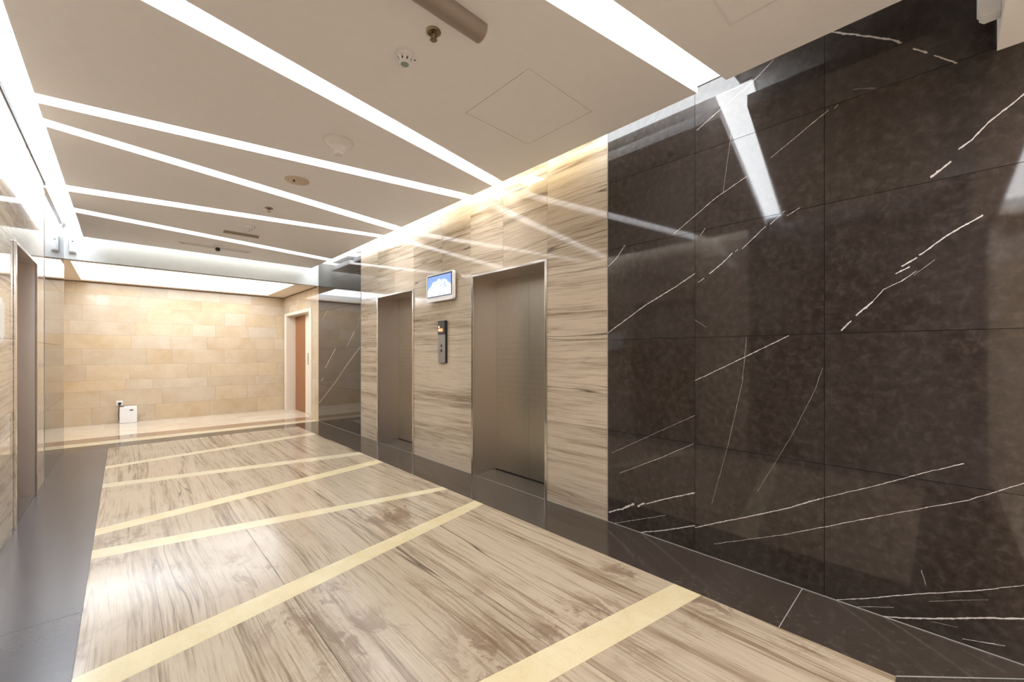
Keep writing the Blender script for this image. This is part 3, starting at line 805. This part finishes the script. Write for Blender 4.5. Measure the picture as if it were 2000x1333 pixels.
bm = bmesh.new(); tube(bm, [(-0.045, -0.03, -0.05), (-0.02, -0.01, 0.0), (0.02, 0.0, 0.016), (0.07, -0.005, 0.012), (0.085, -0.01, -0.008), (0.05, -0.01, -0.03), (0.01, -0.005, -0.026), (-0.005, 0.0, -0.05), (-0.03, -0.02, -0.11)], 0.0028); obj('cable', bm, BRASS, t, smooth=True)

# ---------------------------------------------------------------- ceiling things
t = thing('access_hatch', 'square flush access hatch in the ceiling with a dark joint around it', 'hatch', ((HX0+HX1)/2, (HY0+HY1)/2, ZC))
w_ = (HX1-HX0)/2; h_ = (HY1-HY0)/2
B('hatch_panel', -w_, w_, -h_, h_, 0.001, 0.03, CEIL, t)
for sx in (-1, 1): B('hinge', sx*(w_-0.03)-0.008, sx*(w_-0.03)+0.008, -h_, h_, 0.03, 0.036, SHADOWGAP, t)
t = thing('access_hatch', 'ceiling hatch with a pale raised rim, right of the widest light slot', 'hatch', (1.915, 0.42, ZC))
def rim(bm, wx, wy, r, z0, z1):
    box(bm, -wx, wx, -wy, -wy+r, z0, z1); box(bm, -wx, wx, wy-r, wy, z0, z1)
    box(bm, -wx, -wx+r, -wy+r, wy-r, z0, z1); box(bm, wx-r, wx, -wy+r, wy-r, z0, z1)
bm = bmesh.new(); rim(bm, 0.30, 0.325, 0.010, -0.003, 0.0); obj('rim', bm, WHITE, t)
B('hatch_panel', -0.288, 0.288, -0.313, 0.313, -0.0012, 0.0, CEIL, t)
t = thing('ceiling_patch', 'faint rectangular blanked opening in the ceiling near the far left corner', 'ceiling patch', (0.09, 7.77, ZC))
bm = bmesh.new(); rim(bm, 0.24, 0.085, 0.005, -0.002, 0.0); obj('rim', bm, CEIL, t)
B('blank_plate', -0.233, 0.233, -0.078, 0.078, -0.0008, 0.0, CEIL, t)

def smoke_detector(label, x, y):
    t = thing('smoke_detector', label, 'smoke detector', (x, y, ZC), 'smoke detectors on the ceiling')
    bm = bmesh.new(); lathe(bm, [(0.052, 0.0), (0.053, -0.012), (0.050, -0.016)], seg=36); obj('base', bm, PLASTIC, t, smooth=True)
    bm = bmesh.new(); lathe(bm, [(0.049, -0.0165), (0.048, -0.024), (0.036, -0.029)], seg=36); obj('upper_shell', bm, PLASTIC, t, smooth=True)
    bm = bmesh.new(); lathe(bm, [(0.030, -0.026), (0.028, -0.045)], seg=24); obj('sensing_chamber', bm, DARKPL, t)
    bm = bmesh.new()
    for k in range(9):
        a = 2*math.pi*k/9; c, s = math.cos(a), math.sin(a)
        vs = []
        for r, z in ((0.040, -0.027), (0.031, -0.046)):
            for ta in (-0.0085, 0.0085):
                for dr in (0, 0.003): vs.append(bm.verts.new(((r+dr)*c - ta*s, (r+dr)*s + ta*c, z)))
        for f in ((0,1,3,2), (4,6,7,5), (0,4,5,1), (2,3,7,6), (0,2,6,4), (1,5,7,3)): bm.faces.new([vs[i] for i in f])
    obj('cage', bm, PLASTIC, t)
    bm = bmesh.new(); lathe(bm, [(0.035, -0.045), (0.033, -0.052), (0.024, -0.056)], seg=30); obj('cap', bm, PLASTIC, t, smooth=True)
    bm = bmesh.new(); lathe(bm, [(0.022, -0.056), (0.021, -0.058)], seg=24); l = obj('lens', bm, GREENLENS, t)
    B('clip', 0.052, 0.066, -0.003, 0.003, -0.004, -0.001, DARKPL, t)
smoke_detector('near white smoke detector on the ceiling beside the near sprinkler', 1.125, 2.045)
smoke_detector('small far white smoke detector beside the short beige ceiling bar', 1.187, 6.20)

def sprinkler(label, x, y, k=1.0):
    t = thing('sprinkler', label, 'sprinkler', (x, y, ZC), 'brass sprinklers on the ceiling')
    bm = bmesh.new(); lathe(bm, [(0.036*k, 0.0), (0.037*k, -0.004), (0.028*k, -0.008), (0.022*k, -0.003)], seg=28); obj('escutcheon', bm, BRASS, t, smooth=True)
    bm = bmesh.new(); lathe(bm, [(0.011*k, -0.003), (0.011*k, -0.018), (0.007*k, -0.022)], seg=12); obj('nozzle', bm, BRASS, t)
    bm = bmesh.new()
    for s in (-1, 1): tube(bm, [(0.010*k*s, 0, -0.012), (0.016*k*s, 0, -0.026), (0.006*k*s, 0, -0.042)], 0.0025, 6)
    obj('frame_arm', bm, BRASS, t)
    bm = bmesh.new(); lathe(bm, [(0.0035, -0.020), (0.0035, -0.042)], seg=8); obj('glass_bulb', bm, BEIGEPL, t)
    bm = bmesh.new(); n = 24; vs = []; vt = []
    for i in range(n):
        r = (0.020 if i % 2 else 0.014) * k; a = 2*math.pi*i/n
        vs.append(bm.verts.new((r*math.cos(a), r*math.sin(a), -0.042))); vt.append(bm.verts.new((r*math.cos(a), r*math.sin(a), -0.044)))
    bm.faces.new(vs); bm.faces.new(vt[::-1])
    for i in range(n): bm.faces.new((vs[i], vs[(i+1) % n], vt[(i+1) % n], vt[i]))
    obj('deflector', bm, BRASS, t)
sprinkler('near brown metal sprinkler on the ceiling beside the beige half-round fixture', 1.152, 1.800, 1.05)
sprinkler('small far sprinkler on the ceiling between two light slots', 1.197, 5.265, 1.15)

t = thing('cone_fitting', 'white round ceiling fitting with a cone narrowing to a short tube', 'ceiling fitting', (1.214, 3.245, ZC))
bm = bmesh.new(); lathe(bm, [(0.112, 0.0), (0.114, -0.005), (0.110, -0.010)], seg=40); obj('flange', bm, CREAMPL, t, smooth=True)
bm = bmesh.new(); lathe(bm, [(0.098, -0.010), (0.080, -0.022), (0.058, -0.036), (0.048, -0.050), (0.044, -0.075)], seg=40); obj('cone', bm, CREAMPL, t, smooth=True)
bm = bmesh.new(); lathe(bm, [(0.038, -0.075), (0.036, -0.100), (0.030, -0.106)], seg=32); obj('spout', bm, CREAMPL, t, smooth=True)
t = thing('round_blanking_disc', 'flat beige round cap on the ceiling beyond the white cone-shaped fitting', 'disc', (1.20, 4.24, ZC))
bm = bmesh.new(); lathe(bm, [(0.105, 0.0), (0.106, -0.005), (0.098, -0.010)], seg=36); obj('plate', bm, BEIGEPL, t, smooth=True)
bm = bmesh.new(); lathe(bm, [(0.060, -0.010), (0.055, -0.016)], (0.0, 0.0, 0), seg=28); obj('ring', bm, BEIGEPL, t, smooth=True)
bm = bmesh.new(); lathe(bm, [(0.010, -0.010), (0.008, -0.030)], (-0.035, -0.03, 0), seg=12); obj('pin', bm, DARKPL, t)

def half_round(label, x0, x1, y, wd, dp):
    t = thing('half_round_fixture', label, 'ceiling fixture', ((x0+x1)/2, y, ZC))
    prof = [(wd/2*math.cos(a), -dp*math.sin(a)*0.75 - dp*0.25) for a in [math.pi*k/12 for k in range(13)]] + [(-wd/2, 0), (wd/2, 0)]
    hl = (x1-x0)/2
    bm = bmesh.new(); extrude_profile(bm, prof, 'x', -hl + 0.004, hl - 0.004); obj('housing', bm, FIXG, t, smooth=True)
    for s in (-1, 1):
        bm = bmesh.new(); a, b = sorted((s*hl, s*(hl-0.004))); extrude_profile(bm, prof, 'x', a, b); obj('end_cap', bm, BEIGEPL, t)
FIXG = plain('taupe_plastic', (0.30, 0.24, 0.20), 0.45)
half_round('taupe half-round fixture on the ceiling at the photo\'s top edge', 0.60, 1.325, 1.625, 0.105, 0.060)
half_round('short beige bar on the ceiling beside the far smoke detector', 0.975, 1.38, 6.645, 0.075, 0.030)

t = thing('linear_diffuser', 'long slim white air diffuser on the ceiling at the dome camera', 'air diffuser', (1.05, 7.80, ZC))
B('frame_bar', -0.46, 0.46, -0.060, -0.046, -0.008, 0.0, WHITE, t); B('frame_bar', -0.46, 0.46, 0.046, 0.060, -0.008, 0.0, WHITE, t)
B('end_bar', -0.46, -0.43, -0.046, 0.046, -0.008, 0.0, WHITE, t); B('end_bar', 0.43, 0.46, -0.046, 0.046, -0.008, 0.0, WHITE, t)
B('slot_backing', -0.43, 0.43, -0.046, 0.046, -0.002, 0.0, SHADOWGAP, t)
for k in range(4):
    y = -0.034 + k * 0.0225; B('slat', -0.43, 0.43, y, y + 0.011, -0.007, -0.002, WHITE, t)
t = thing('dome_camera', 'small white ceiling dome camera with a black eye', 'camera', (1.050, 7.665, ZC))
bm = bmesh.new(); lathe(bm, [(0.062, 0.0), (0.062, -0.020), (0.056, -0.032)], seg=32); obj('base', bm, CREAMPL, t, smooth=True)
bm = bmesh.new(); bmesh.ops.create_uvsphere(bm, u_segments=24, v_segments=14, radius=0.046)
bmesh.ops.translate(bm, vec=(0, 0, -0.050), verts=bm.verts); obj('eye_ball', bm, CREAMPL, t, smooth=True)
dv = Vector((-1.05, -7.66, -1.3)).normalized(); c = Vector((0, 0, -0.050)) + dv * 0.020
bm = bmesh.new(); bmesh.ops.create_uvsphere(bm, u_segments=24, v_segments=14, radius=0.034)
bmesh.ops.translate(bm, vec=tuple(c), verts=bm.verts); obj('lens', bm, DARKPL, t, smooth=True)
